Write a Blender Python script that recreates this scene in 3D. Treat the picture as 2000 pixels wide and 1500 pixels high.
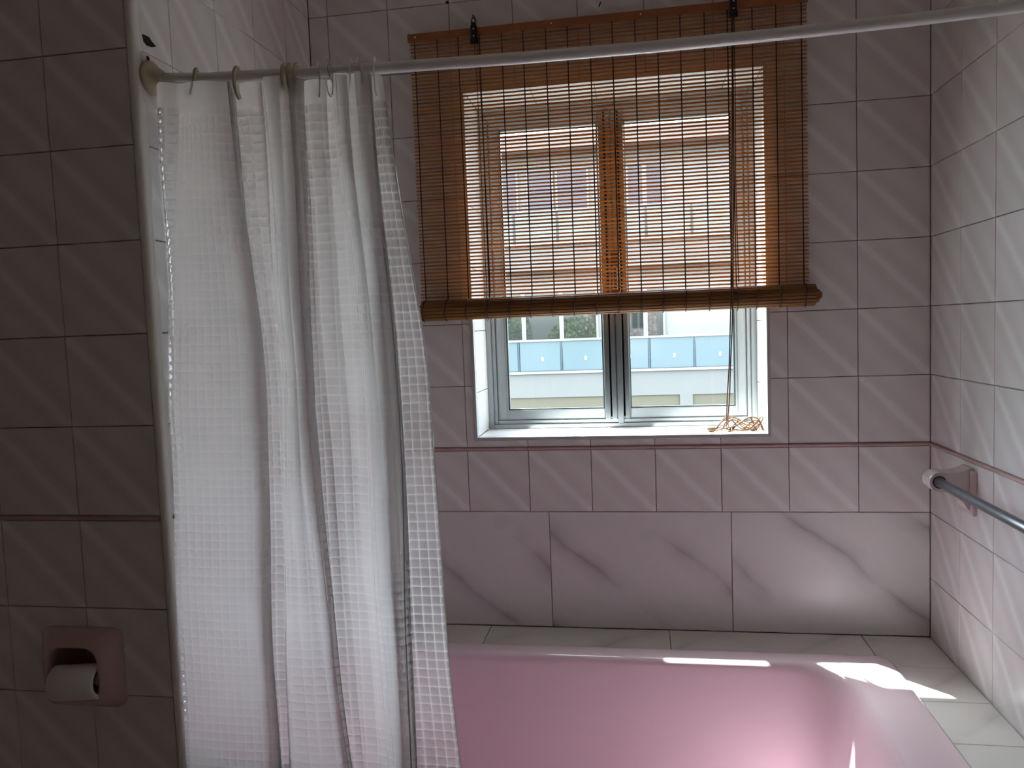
import bpy, bmesh, math, random
from mathutils import Vector, Matrix
random.seed(7)
sc = bpy.context.scene
for o in list(bpy.data.objects):
    bpy.data.objects.remove(o, do_unlink=True)
COL = sc.collection
ZO = 0.96            # height of the pink pencil trim above the floor; everything below is built relative to it

# ------------------------------------------------------------------ camera, sky, sun, exposure
cam_d = bpy.data.cameras.new('camera'); cam = bpy.data.objects.new('camera', cam_d); COL.objects.link(cam)
cam_d.sensor_width = 36; cam_d.sensor_fit = 'HORIZONTAL'; cam_d.lens = 1507.94 / 2000 * 36
cam_d.clip_start = .02; cam_d.clip_end = 200
r_ = Vector((0.9859, 0.1632, -0.0379)); u_ = Vector((0.0256, 0.0772, 0.9967)); f_ = Vector((-0.1656, 0.9836, -0.072))
m = Matrix.Identity(4)
for i in range(3):
    m[i][0] = r_[i]; m[i][1] = u_[i]; m[i][2] = -f_[i]
m[0][3], m[1][3], m[2][3] = -0.6268, -1.8216, 0.2859 + ZO
cam.matrix_world = m
sc.camera = cam

SUN_RISE = 2.55      # climb of the sun's ray per metre of Y
wd = bpy.data.worlds.new('sky'); sc.world = wd; wd.use_nodes = True
nt = wd.node_tree; nt.nodes.clear()
sky = nt.nodes.new('ShaderNodeTexSky'); sky.sky_type = 'NISHITA'; sky.sun_disc = False
sky.sun_elevation = math.radians(62); sky.sun_rotation = math.radians(-45); sky.air_density = 1.0; sky.dust_density = 2.5; sky.ozone_density = 1.0
hsv = nt.nodes.new('ShaderNodeHueSaturation'); hsv.inputs['Saturation'].default_value = .28
bg = nt.nodes.new('ShaderNodeBackground'); bg.inputs['Strength'].default_value = 2.35
out = nt.nodes.new('ShaderNodeOutputWorld')
nt.links.new(sky.outputs[0], hsv.inputs['Color']); nt.links.new(hsv.outputs[0], bg.inputs['Color']); nt.links.new(bg.outputs[0], out.inputs['Surface'])

sd = bpy.data.lights.new('sun', 'SUN'); sd.energy = 48.0; sd.angle = math.radians(.7); sd.color = (1.0, .98, .95)
sun = bpy.data.objects.new('sun', sd); COL.objects.link(sun)
sdir = Vector((1.0, -1.0, -SUN_RISE)).normalized()
sun.rotation_euler = sdir.to_track_quat('-Z', 'Y').to_euler(); sun.location = (-6, 8, 20)
# portal: guides sky sampling through the window opening, gives off no light of its own
pd = bpy.data.lights.new('window_portal', 'AREA'); pd.shape = 'RECTANGLE'; pd.size = .70; pd.size_y = .84
pd.cycles.is_portal = True
po = bpy.data.objects.new('window_portal', pd); COL.objects.link(po)
po.location = (-.684, .215, .432 + ZO); po.rotation_euler = (math.radians(-90), 0, 0)

vs = sc.view_settings
sc.display_settings.display_device = 'sRGB'
vs.view_transform = 'Standard'; vs.look = 'None'; vs.gamma = 1.0; vs.use_curve_mapping = False
vs.exposure = 0.25
cy = sc.cycles
cy.max_bounces = 14; cy.diffuse_bounces = 9; cy.glossy_bounces = 5; cy.transmission_bounces = 8; cy.transparent_max_bounces = 24
cy.caustics_reflective = False; cy.caustics_refractive = False
cy.sample_clamp_indirect = 8.0
cy.use_denoising = True

# ------------------------------------------------------------------ materials
def hexc(r, g, b):
    f = lambda c: (c / 255 / 12.92) if c / 255 <= .04045 else ((c / 255 + .055) / 1.055) ** 2.4
    return (f(r), f(g), f(b), 1)
def mat(name):
    m = bpy.data.materials.new(name); m.use_nodes = True
    n = m.node_tree; b = n.nodes['Principled BSDF']
    return m, n, b
def simple(name, col, rough=.5, metal=0.0, spec=.5, noise=0.0, nscale=20, coat=0.0):
    m, n, b = mat(name)
    b.inputs['Roughness'].default_value = rough; b.inputs['Metallic'].default_value = metal
    b.inputs['Specular IOR Level'].default_value = spec; b.inputs['Coat Weight'].default_value = coat
    if noise:
        tc = n.nodes.new('ShaderNodeTexCoord'); t = n.nodes.new('ShaderNodeTexNoise'); t.inputs['Scale'].default_value = nscale
        t.inputs['Detail'].default_value = 4
        n.links.new(tc.outputs['Object'], t.inputs['Vector'])
        r = n.nodes.new('ShaderNodeValToRGB'); r.color_ramp.elements[0].position = .3; r.color_ramp.elements[1].position = .7
        c = col
        r.color_ramp.elements[0].color = (c[0] * (1 - noise), c[1] * (1 - noise), c[2] * (1 - noise), 1)
        r.color_ramp.elements[1].color = (min(1, c[0] * (1 + noise)), min(1, c[1] * (1 + noise)), min(1, c[2] * (1 + noise)), 1)
        n.links.new(t.outputs['Fac'], r.inputs['Fac']); n.links.new(r.outputs['Color'], b.inputs['Base Color'])
    else:
        b.inputs['Base Color'].default_value = (col[0], col[1], col[2], 1)
    return m
def ramp(n, stops, interp='LINEAR'):
    r = n.nodes.new('ShaderNodeValToRGB'); e = r.color_ramp.elements; r.color_ramp.interpolation = interp
    while len(e) > 1: e.remove(e[-1])
    e[0].position = stops[0][0]; e[0].color = (*stops[0][1][:3], 1)
    for p, c in stops[1:]:
        x = e.new(p); x.color = (*c[:3], 1)
    return r
def math_node(n, op, a, b=None):
    q = n.nodes.new('ShaderNodeMath'); q.operation = op
    for i, v in enumerate((a, b)):
        if v is None: continue
        if isinstance(v, (int, float)): q.inputs[i].default_value = v
        else: n.links.new(v, q.inputs[i])
    return q.outputs[0]

def tile_material():
    m, n, b = mat('streaked_wall_tile')
    tc = n.nodes.new('ShaderNodeTexCoord'); sp = n.nodes.new('ShaderNodeSeparateXYZ')
    n.links.new(tc.outputs['Object'], sp.inputs[0])
    ns = n.nodes.new('ShaderNodeTexNoise'); ns.inputs['Scale'].default_value = 14; ns.inputs['Detail'].default_value = 3
    n.links.new(tc.outputs['Object'], ns.inputs['Vector'])
    d = math_node(n, 'ADD', sp.outputs['X'], sp.outputs['Z'])
    d = math_node(n, 'DIVIDE', d, .30)
    d = math_node(n, 'ADD', d, .5)
    w = math_node(n, 'MULTIPLY', math_node(n, 'SUBTRACT', ns.outputs['Fac'], .5), .07)
    d = math_node(n, 'ADD', d, w)
    base = (.77, .745, .745); pink = (.745, .695, .70); pale = (.85, .84, .84); mid = (.79, .77, .77)
    r = ramp(n, [(0, base), (.14, pink), (.24, base), (.29, mid), (.33, base), (.40, pink), (.455, base), (.48, pale), (.52, pale), (.545, base),
                 (.60, pink), (.67, base), (.74, mid), (.80, base), (.88, pink), (1, base)])
    n.links.new(d, r.inputs['Fac'])
    oi = n.nodes.new('ShaderNodeObjectInfo')
    hv = n.nodes.new('ShaderNodeHueSaturation')
    v = math_node(n, 'ADD', math_node(n, 'MULTIPLY', oi.outputs['Random'], .06), .97)
    n.links.new(v, hv.inputs['Value']); n.links.new(r.outputs['Color'], hv.inputs['Color'])
    n.links.new(hv.outputs[0], b.inputs['Base Color'])
    b.inputs['Roughness'].default_value = .27; b.inputs['Specular IOR Level'].default_value = .5
    return m
def marble_material(name, base, vein):
    m, n, b = mat(name)
    tc = n.nodes.new('ShaderNodeTexCoord'); oi = n.nodes.new('ShaderNodeObjectInfo')
    mp = n.nodes.new('ShaderNodeVectorMath'); mp.operation = 'ADD'
    cb = n.nodes.new('ShaderNodeCombineXYZ'); off = math_node(n, 'MULTIPLY', oi.outputs['Random'], 7.0)
    n.links.new(off, cb.inputs[0]); n.links.new(off, cb.inputs[1]); n.links.new(tc.outputs['Object'], mp.inputs[0]); n.links.new(cb.outputs[0], mp.inputs[1])
    ns = n.nodes.new('ShaderNodeTexNoise'); ns.inputs['Scale'].default_value = 5; ns.inputs['Detail'].default_value = 2.5; ns.inputs['Roughness'].default_value = .5
    rt = n.nodes.new('ShaderNodeMapping'); rt.inputs['Rotation'].default_value = (0, math.radians(-39), 0); rt.inputs['Scale'].default_value = (.45, 1, 1.6)
    n.links.new(mp.outputs[0], rt.inputs[0]); n.links.new(rt.outputs[0], ns.inputs['Vector'])
    sp = n.nodes.new('ShaderNodeSeparateXYZ'); n.links.new(mp.outputs[0], sp.inputs[0])
    # veins run down to the right
    s = math_node(n, 'ADD', math_node(n, 'MULTIPLY', sp.outputs['X'], .62), math_node(n, 'MULTIPLY', sp.outputs['Z'], .78))
    s = math_node(n, 'SUBTRACT', s, math_node(n, 'MULTIPLY', sp.outputs['Y'], .7))
    s = math_node(n, 'MULTIPLY', s, 6.0)
    s = math_node(n, 'ADD', s, math_node(n, 'MULTIPLY', ns.outputs['Fac'], .34))
    fr = math_node(n, 'FRACT', s)
    tri = math_node(n, 'ABSOLUTE', math_node(n, 'SUBTRACT', fr, .5))
    n2 = n.nodes.new('ShaderNodeTexNoise'); n2.inputs['Scale'].default_value = 6; n2.inputs['Detail'].default_value = 2
    n.links.new(mp.outputs[0], n2.inputs['Vector'])
    r = ramp(n, [(0, (.75, .75, .75)), (.03, (.5, .5, .5)), (.09, (.26, .26, .26)), (.26, (0, 0, 0))])
    n.links.new(tri, r.inputs['Fac'])
    msk = ramp(n, [(.36, (0, 0, 0)), (.58, (1, 1, 1))]); n.links.new(n2.outputs['Fac'], msk.inputs['Fac'])
    f = math_node(n, 'MULTIPLY', r.outputs['Color'], msk.outputs['Color'])
    mx = n.nodes.new('ShaderNodeMix'); mx.data_type = 'RGBA'
    n.links.new(f, mx.inputs['Factor']); mx.inputs['A'].default_value = (*base, 1); mx.inputs['B'].default_value = (*vein, 1)
    n.links.new(mx.outputs['Result'], b.inputs['Base Color'])
    b.inputs['Roughness'].default_value = .28
    return m
def grout_material():
    m, n, b = mat('mouldy_grout')
    tc = n.nodes.new('ShaderNodeTexCoord'); ns = n.nodes.new('ShaderNodeTexNoise'); ns.inputs['Scale'].default_value = 9; ns.inputs['Detail'].default_value = 6
    ns.inputs['Roughness'].default_value = .7
    n.links.new(tc.outputs['Object'], ns.inputs['Vector'])
    r = ramp(n, [(.34, (.07, .045, .035)), (.50, (.28, .21, .19)), (.64, (.55, .49, .48))])
    n.links.new(ns.outputs['Fac'], r.inputs['Fac']); n.links.new(r.outputs['Color'], b.inputs['Base Color'])
    b.inputs['Roughness'].default_value = .9
    return m
def curtain_material(name, cells=True):
    m, n, b = mat(name)
    n.nodes.remove(b); o = n.nodes['Material Output']
    tr = n.nodes.new('ShaderNodeBsdfTransparent'); tr.inputs['Color'].default_value = (.93, .93, .94, 1)
    tl = n.nodes.new('ShaderNodeBsdfTranslucent'); tl.inputs['Color'].default_value = (.955, .93, .905, 1)
    df = n.nodes.new('ShaderNodeBsdfDiffuse'); df.inputs['Color'].default_value = (.94, .92, .90, 1)
    gl = n.nodes.new('ShaderNodeBsdfGlossy'); gl.inputs['Roughness'].default_value = .16; gl.inputs['Color'].default_value = (1, 1, 1, 1)
    m1 = n.nodes.new('ShaderNodeMixShader'); m1.inputs[0].default_value = .07
    m2 = n.nodes.new('ShaderNodeMixShader'); m2.inputs[0].default_value = .15 if cells else .08
    m3 = n.nodes.new('ShaderNodeMixShader')
    n.links.new(tl.outputs[0], m1.inputs[1]); n.links.new(df.outputs[0], m1.inputs[2])
    n.links.new(m1.outputs[0], m2.inputs[1]); n.links.new(tr.outputs[0], m2.inputs[2])
    fr = n.nodes.new('ShaderNodeFresnel'); fr.inputs['IOR'].default_value = 1.5
    f = math_node(n, 'MULTIPLY', fr.outputs[0], 1.0)
    n.links.new(f, m3.inputs[0]); n.links.new(m2.outputs[0], m3.inputs[1]); n.links.new(gl.outputs[0], m3.inputs[2])
    n.links.new(m3.outputs[0], o.inputs['Surface'])
    if cells:
        uv = n.nodes.new('ShaderNodeUVMap'); uv.uv_map = 'UVMap'
        sp = n.nodes.new('ShaderNodeSeparateXYZ'); n.links.new(uv.outputs[0], sp.inputs[0])
        hs = []
        for c in ('X', 'Y'):
            t = math_node(n, 'MULTIPLY', math_node(n, 'ABSOLUTE', math_node(n, 'SUBTRACT', math_node(n, 'FRACT', sp.outputs[c]), .5)), 2.0)
            hs.append(math_node(n, 'SUBTRACT', 1.0, math_node(n, 'POWER', t, 2.6)))
        h = math_node(n, 'MULTIPLY', hs[0], hs[1])
        bp = n.nodes.new('ShaderNodeBump'); bp.inputs['Strength'].default_value = .8; bp.inputs['Distance'].default_value = .0032
        n.links.new(h, bp.inputs['Height'])
        for q in (tl, df, gl, fr): n.links.new(bp.outputs[0], q.inputs['Normal'])
        # cell rims are thicker film: less see-through
        tcn = n.nodes.new('ShaderNodeTexCoord'); nz = n.nodes.new('ShaderNodeTexNoise'); nz.inputs['Scale'].default_value = 7; nz.inputs['Detail'].default_value = 2
        n.links.new(tcn.outputs['Object'], nz.inputs['Vector'])
        pr_ = ramp(n, [(.36, (.12, .12, .12)), (.64, (1, 1, 1))]); n.links.new(nz.outputs['Fac'], pr_.inputs['Fac'])
        at = n.nodes.new('ShaderNodeAttribute'); at.attribute_name = 'sheer'
        amt = math_node(n, 'ADD', math_node(n, 'MULTIPLY', at.outputs['Fac'], .54), math_node(n, 'MULTIPLY', pr_.outputs['Color'], .12))
        ms = []
        for c in ('X', 'Y'):
            t = math_node(n, 'MULTIPLY', math_node(n, 'ABSOLUTE', math_node(n, 'SUBTRACT', math_node(n, 'FRACT', sp.outputs[c]), .5)), 2.0)
            ms.append(math_node(n, 'SUBTRACT', 1.0, math_node(n, 'POWER', t, 6.0)))
        k = math_node(n, 'MULTIPLY', math_node(n, 'MULTIPLY', ms[0], ms[1]), amt)
        n.links.new(math_node(n, 'ADD', math_node(n, 'MULTIPLY', at.outputs['Fac'], .6), math_node(n, 'MULTIPLY', pr_.outputs['Color'], .42)), bp.inputs['Strength'])
        n.links.new(k, m2.inputs[0])
    return m
def glass_material(name, tint, refl=1.0):
    m, n, b = mat(name); n.nodes.remove(b); o = n.nodes['Material Output']
    tr = n.nodes.new('ShaderNodeBsdfTransparent'); tr.inputs['Color'].default_value = (*tint, 1)
    gl = n.nodes.new('ShaderNodeBsdfGlossy'); gl.inputs['Roughness'].default_value = .01
    fr = n.nodes.new('ShaderNodeFresnel'); fr.inputs['IOR'].default_value = 1.5
    mx = n.nodes.new('ShaderNodeMixShader'); n.links.new(math_node(n, 'MULTIPLY', fr.outputs[0], refl), mx.inputs[0])
    n.links.new(tr.outputs[0], mx.inputs[1]); n.links.new(gl.outputs[0], mx.inputs[2]); n.links.new(mx.outputs[0], o.inputs['Surface'])
    return m
def bamboo_material(g=1.0):
    m, n, b = mat('bamboo'); o = n.nodes['Material Output']
    tc = n.nodes.new('ShaderNodeTexCoord'); mp = n.nodes.new('ShaderNodeMapping'); mp.inputs['Scale'].default_value = (5, 200, 200)
    n.links.new(tc.outputs['Object'], mp.inputs[0])
    ns = n.nodes.new('ShaderNodeTexNoise'); ns.inputs['Scale'].default_value = 1; ns.inputs['Detail'].default_value = 4
    oi = n.nodes.new('ShaderNodeObjectInfo'); add = n.nodes.new('ShaderNodeVectorMath'); cb = n.nodes.new('ShaderNodeCombineXYZ')
    n.links.new(math_node(n, 'MULTIPLY', oi.outputs['Random'], 50), cb.inputs[0])
    n.links.new(mp.outputs[0], add.inputs[0]); n.links.new(cb.outputs[0], add.inputs[1]); n.links.new(add.outputs[0], ns.inputs['Vector'])
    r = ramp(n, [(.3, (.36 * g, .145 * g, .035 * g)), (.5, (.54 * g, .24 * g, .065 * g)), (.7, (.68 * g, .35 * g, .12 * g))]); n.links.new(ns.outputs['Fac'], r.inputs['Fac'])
    n.links.new(r.outputs[0], b.inputs['Base Color']); b.inputs['Roughness'].default_value = .42
    tl = n.nodes.new('ShaderNodeBsdfTranslucent'); n.links.new(r.outputs[0], tl.inputs['Color'])
    mx = n.nodes.new('ShaderNodeMixShader'); mx.inputs[0].default_value = .38
    n.links.new(b.outputs[0], mx.inputs[1]); n.links.new(tl.outputs[0], mx.inputs[2]); n.links.new(mx.outputs[0], o.inputs['Surface'])
    return m
def facade_glass(ior=1.5, c=(.05, .05, .075, 1)):
    m, n, b = mat('facade_pane'); b.inputs['Base Color'].default_value = c; b.inputs['Roughness'].default_value = .03
    b.inputs['IOR'].default_value = ior
    return m

M = dict(
    tile=tile_material(), grout=grout_material(),
    slab=marble_material('veined_marble_slab', (.76, .74, .74), (.30, .27, .29)),
    deck=marble_material('ledge_marble', (.76, .74, .71), (.50, .46, .45)),
    pencil=simple('pink_pencil_trim', (.56, .37, .35), .3, noise=.12, nscale=30),
    white_tile=simple('white_reveal_tile', (.72, .715, .70), .2),
    cream=simple('cream_plastic', (.84, .82, .76), .3), cream_y=simple('yellowed_plastic', (.62, .55, .38), .35, noise=.12, nscale=60),
    bead=simple('grey_white_bead', (.50, .50, .50), .4),
    plaster=simple('painted_plaster', (.78, .70, .62), .8, noise=.04), floor=simple('dull_floor_tile', (.50, .41, .36), .5, noise=.1, nscale=4),
    pink=simple('pink_bath_enamel', (.79, .615, .675), .14, coat=.4), pink_cer=simple('pink_ceramic', (.58, .41, .385), .22),
    pale_cer=simple('pale_pink_ceramic', (.66, .56, .56), .2), rod=simple('white_coated_rod', (.92, .93, .93), .32, metal=.2),
    steel=simple('dull_steel', (.22, .23, .255), .38, metal=.9, noise=.1, nscale=90), alu=simple('aluminium', (.38, .405, .425), .42, metal=.75),
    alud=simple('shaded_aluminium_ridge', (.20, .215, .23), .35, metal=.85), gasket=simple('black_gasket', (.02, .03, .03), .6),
    glass=glass_material('window_glass', (.84, .955, .97)), bamboo=bamboo_material(.66), bamboo_slat=bamboo_material(1.12),  # one bamboo in two tones: the roll's backlit shade is in its colour
    lath=simple('stained_wood_lath', (.33, .115, .035), .45, noise=.15, nscale=25), thread=simple('dark_brown_thread', (.055, .018, .010), .8),
    black=simple('black_plastic', (.012, .012, .014), .35), tack=simple('pale_metal_tack', (.75, .74, .72), .35, metal=.5),
    cord=simple('peach_cord', (.12, .050, .018), .75, noise=.15, nscale=60), dcord=simple('dark_lift_cord', (.085, .033, .018), .8), wood=simple('turned_wood_knob', (.10, .048, .017), .45, noise=.2, nscale=80),
    curtain=curtain_material('embossed_film'), hem=curtain_material('plain_film', False), clear=simple('clear_plastic', (.80, .80, .80), .2),
    paper=simple('tissue_paper', (.78, .73, .68), .9), card=simple('grey_card', (.22, .19, .17), .9), hole=simple('dark_hole', (.02, .012, .007), .95), chip=simple('brown_stain', (.12, .075, .035), .8),
    sil=simple('old_sealant', (.07, .055, .05), .7, noise=.5, nscale=20),
    fwall2=simple('white_render_wall', (.26, .255, .245), .8, noise=.02, nscale=2), fwall=simple('white_render', (.160, .158, .150), .8, noise=.02, nscale=2), fframe=simple('white_window_frame', (.24, .24, .24), .4), fpane=facade_glass(), fpane2=facade_glass(1.8, (.03, .034, .032, 1)),  # fwall2: same render, light put into its colour to offset balcony shade
    fglass=simple('pale_blue_balustrade_glass', (.125, .165, .18), .10), fpost=simple('dark_post', (.04, .065, .08), .5), fsoff=simple('tan_soffit', (.36, .30, .26), .8),
    gar=simple('khaki_garage_door', (.115, .102, .070), .7), roof=simple('roof_edge', (.19, .145, .125), .8), ground=simple('dark_asphalt', (.10, .10, .10), .9, noise=.1, nscale=1),
    leaf=simple('leaf', (.13, .17, .05), .6, noise=.4, nscale=3), bark=simple('bark', (.12, .08, .05), .9), sticker=simple('white_sticker', (.29, .30, .31), .6),
)

# ------------------------------------------------------------------ object helpers
def origin(o):
    v = Vector((0, 0, 0))
    while o is not None:
        v += o.location; o = o.parent
    return v
def link(name, me, material, parent=None, loc=None, smooth=False):
    o = bpy.data.objects.new(name, me); COL.objects.link(o)
    if material and not me.materials: me.materials.append(material)
    if parent is not None: o.parent = parent
    if loc is not None: o.location = loc
    if smooth:
        me.polygons.foreach_set('use_smooth', [True] * len(me.polygons))
    return o
def build(name, bm, material, parent=None, smooth=False, sub=0, base=None):
    """bm is in room coordinates; a child keeps its parent's origin, a top-level mesh gets BASE as its origin"""
    off = origin(parent) if parent is not None else Vector(base or (0, 0, 0))
    bm.normal_update()
    bmesh.ops.translate(bm, vec=-off, verts=bm.verts)
    me = bpy.data.meshes.new(name); bm.to_mesh(me); bm.free()
    o = link(name, me, material, parent, None if parent is not None else off, smooth)
    if sub:
        s = o.modifiers.new('sub', 'SUBSURF'); s.levels = sub; s.render_levels = sub
    return o
def thing(name, loc, label, cat, group=None):
    o = bpy.data.objects.new(name, None); COL.objects.link(o); o.location = loc; o.empty_display_size = .05
    tag(o, label, cat, group); return o
def tag(o, label, cat, group=None):
    o['label'] = label; o['category'] = cat
    if group: o['group'] = group
def struct(o): o['kind'] = 'structure'; return o
def box(bm, x0, x1, y0, y1, z0, z1, bev=0.0):
    vs_ = [bm.verts.new((x, y, z)) for x in (x0, x1) for y in (y0, y1) for z in (z0, z1)]
    fs = [(0, 1, 3, 2), (4, 6, 7, 5), (0, 4, 5, 1), (2, 3, 7, 6), (0, 2, 6, 4), (1, 5, 7, 3)]
    faces = [bm.faces.new([vs_[i] for i in f]) for f in fs]
    if bev > 0:
        es = list({e for f in faces for e in f.edges})
        bmesh.ops.bevel(bm, geom=es, offset=bev, segments=2, affect='EDGES', profile=.6)
    return faces
def tube(bm, pts, rad, seg=8, closed=False, caps=True):
    pts = [Vector(p) for p in pts]; n = len(pts); rings = []
    nrm = None
    for i, p in enumerate(pts):
        if closed: t = pts[(i + 1) % n] - pts[i - 1]
        else: t = pts[min(i + 1, n - 1)] - pts[max(i - 1, 0)]
        t.normalize()
        if nrm is None:
            a = Vector((0, 0, 1)) if abs(t.z) < .9 else Vector((1, 0, 0))
            nrm = t.cross(a).normalized()
        else:
            nrm = (nrm - t * nrm.dot(t)).normalized()
        b = t.cross(nrm); rr = rad[i] if isinstance(rad, (list, tuple)) else rad
        rings.append([bm.verts.new(p + nrm * rr * math.cos(2 * math.pi * k / seg) + b * rr * math.sin(2 * math.pi * k / seg)) for k in range(seg)])
    m_ = n if closed else n - 1
    for i in range(m_):
        A, B = rings[i], rings[(i + 1) % n]
        for k in range(seg):
            bm.faces.new((A[k], A[(k + 1) % seg], B[(k + 1) % seg], B[k]))
    if caps and not closed:
        bm.faces.new(rings[0][::-1]); bm.faces.new(rings[-1])
def lathe(bm, prof, c, axis, seg=24, caps=True):
    """prof: (distance along axis, radius)"""
    c = Vector(c); ax = Vector(axis).normalized(); a = ax.orthogonal().normalized(); b = ax.cross(a); rings = []
    for d, r in prof:
        rings.append([bm.verts.new(c + ax * d + (a * math.cos(2 * math.pi * k / seg) + b * math.sin(2 * math.pi * k / seg)) * max(r, 1e-5)) for k in range(seg)])
    for A, B in zip(rings, rings[1:]):
        for k in range(seg): bm.faces.new((A[k], A[(k + 1) % seg], B[(k + 1) % seg], B[k]))
    if caps:
        bm.faces.new(rings[0][::-1]); bm.faces.new(rings[-1])
def rrect(x0, x1, y0, y1, r, n=8):
    """rounded rectangle, counter-clockwise"""
    r = min(r, (x1 - x0) / 2 - 1e-4, (y1 - y0) / 2 - 1e-4); p = []
    for cx, cy_, a0 in ((x1 - r, y1 - r, 0), (x0 + r, y1 - r, 90), (x0 + r, y0 + r, 180), (x1 - r, y0 + r, 270)):
        for i in range(n + 1):
            a = math.radians(a0 + 90 * i / n); p.append((cx + r * math.cos(a), cy_ + r * math.sin(a)))
    return p
def loft(bm, rings, cap0=False, cap1=False):
    R = [[bm.verts.new(p) for p in ring] for ring in rings]; n = len(R[0])
    for A, B in zip(R, R[1:]):
        for k in range(n): bm.faces.new((A[k], A[(k + 1) % n], B[(k + 1) % n], B[k]))
    if cap0: bm.faces.new(R[0][::-1])
    if cap1: bm.faces.new(R[-1])
def new(): return bmesh.new()

# ------------------------------------------------------------------ tiled walls: each tile its own piece
T = .15; GAP = .0008; TH = .004
_cache = {}
def tile_mesh(w0, w1, h0, h1, holes, key, th=TH, material='tile'):
    """tile in its own frame (x right, y into the wall, z up); w/h limits relative to the centre of the full tile; HOLES are cut out"""
    if key in _cache: return _cache[key]
    bm = new(); xs = sorted({w0, w1} | {v for h in holes for v in h[:2] if w0 < v < w1}); zs = sorted({h0, h1} | {v for h in holes for v in h[2:] if h0 < v < h1})
    full = not holes; b = .0009
    if full:
        loft(bm, [[(w0, 0, h0), (w1, 0, h0), (w1, 0, h1), (w0, 0, h1)], [(w0, -th + b, h0), (w1, -th + b, h0), (w1, -th + b, h1), (w0, -th + b, h1)],
                  [(w0 + b, -th, h0 + b), (w1 - b, -th, h0 + b), (w1 - b, -th, h1 - b), (w0 + b, -th, h1 - b)]], cap1=True)
    else:
        keep = {}
        for i in range(len(xs) - 1):
            for j in range(len(zs) - 1):
                cx, cz = (xs[i] + xs[i + 1]) / 2, (zs[j] + zs[j + 1]) / 2
                keep[i, j] = not any(h[0] < cx < h[1] and h[2] < cz < h[3] for h in holes)
        V = {}
        def vert(i, j, d):
            if (i, j, d) not in V: V[i, j, d] = bm.verts.new((xs[i], -th if d else 0, zs[j]))
            return V[i, j, d]
        for (i, j), k in keep.items():
            if not k: continue
            bm.faces.new((vert(i, j, 1), vert(i + 1, j, 1), vert(i + 1, j + 1, 1), vert(i, j + 1, 1)))
            for di, dj, a, c in ((0, -1, (i, j), (i + 1, j)), (1, 0, (i + 1, j), (i + 1, j + 1)), (0, 1, (i + 1, j + 1), (i, j + 1)), (-1, 0, (i, j + 1), (i, j))):
                if not keep.get((i + di, j + dj)):
                    bm.faces.new((vert(*a, 0), vert(*c, 0), vert(*c, 1), vert(*a, 1)))
    if not bm.faces:
        bm.free(); return None
    me = bpy.data.meshes.new('tile'); bm.normal_update(); bm.to_mesh(me); bm.free(); me.materials.append(M[material])
    _cache[key] = me; return me
def tiled_wall(wall, O, U, N, ucuts, vrows, holes=(), name='tile', th=TH, material='tile', full=T, anchor=None):
    """O: origin on the wall face, U: rightwards direction as seen, N: direction out of the wall into the room.
    ucuts: list of (centre, lo, hi); vrows the same. holes in (u0,u1,v0,v1)."""
    O = Vector(O); U = Vector(U); N = Vector(N); W = origin(wall)
    rot = Matrix((U, -N, Vector((0, 0, 1)))).transposed().to_euler()
    for uc, ul, uh in ucuts:
        for vc, vl, vh in vrows:
            w0, w1, h0, h1 = ul - uc + GAP, uh - uc - GAP, vl - vc + GAP, vh - vc - GAP
            hs = []
            dead = False
            for a, b_, c, d in holes:
                if a < uh and b_ > ul and c < vh and d > vl:
                    hs.append((a - uc, b_ - uc, c - vc, d - vc))
                    if a <= ul + .004 and b_ >= uh - .004 and c <= vl + .004 and d >= vh - .004: dead = True
            if dead: continue
            key = (name, material, th) + tuple(round(v, 4) for v in (w0, w1, h0, h1)) + tuple(round(v, 4) for h in hs for v in h)
            me = tile_mesh(w0, w1, h0, h1, hs, key, th, material)
            if me is None: continue
            o = bpy.data.objects.new(name, me); COL.objects.link(o); o.parent = wall
            o.location = O + U * uc + Vector((0, 0, vc)) - W; o.rotation_euler = rot
            # hand-laid: each tile sits a hair differently
            o.rotation_euler.x += random.uniform(-.0016, .0016); o.rotation_euler.z += random.uniform(-.0016, .0016)
def cuts(lo, hi, start, step=T):
    """grid lines at start + k*step clipped to lo..hi -> (full-cell centre, lo, hi)"""
    r = []; k0 = math.floor((lo - start) / step + 1e-6)
    while True:
        a = start + k0 * step; b_ = a + step
        if a >= hi - 1e-5: break
        if min(b_, hi) - max(a, lo) > .004: r.append(((a + b_) / 2, max(a, lo), min(b_, hi)))
        k0 += 1
    return r
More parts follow.
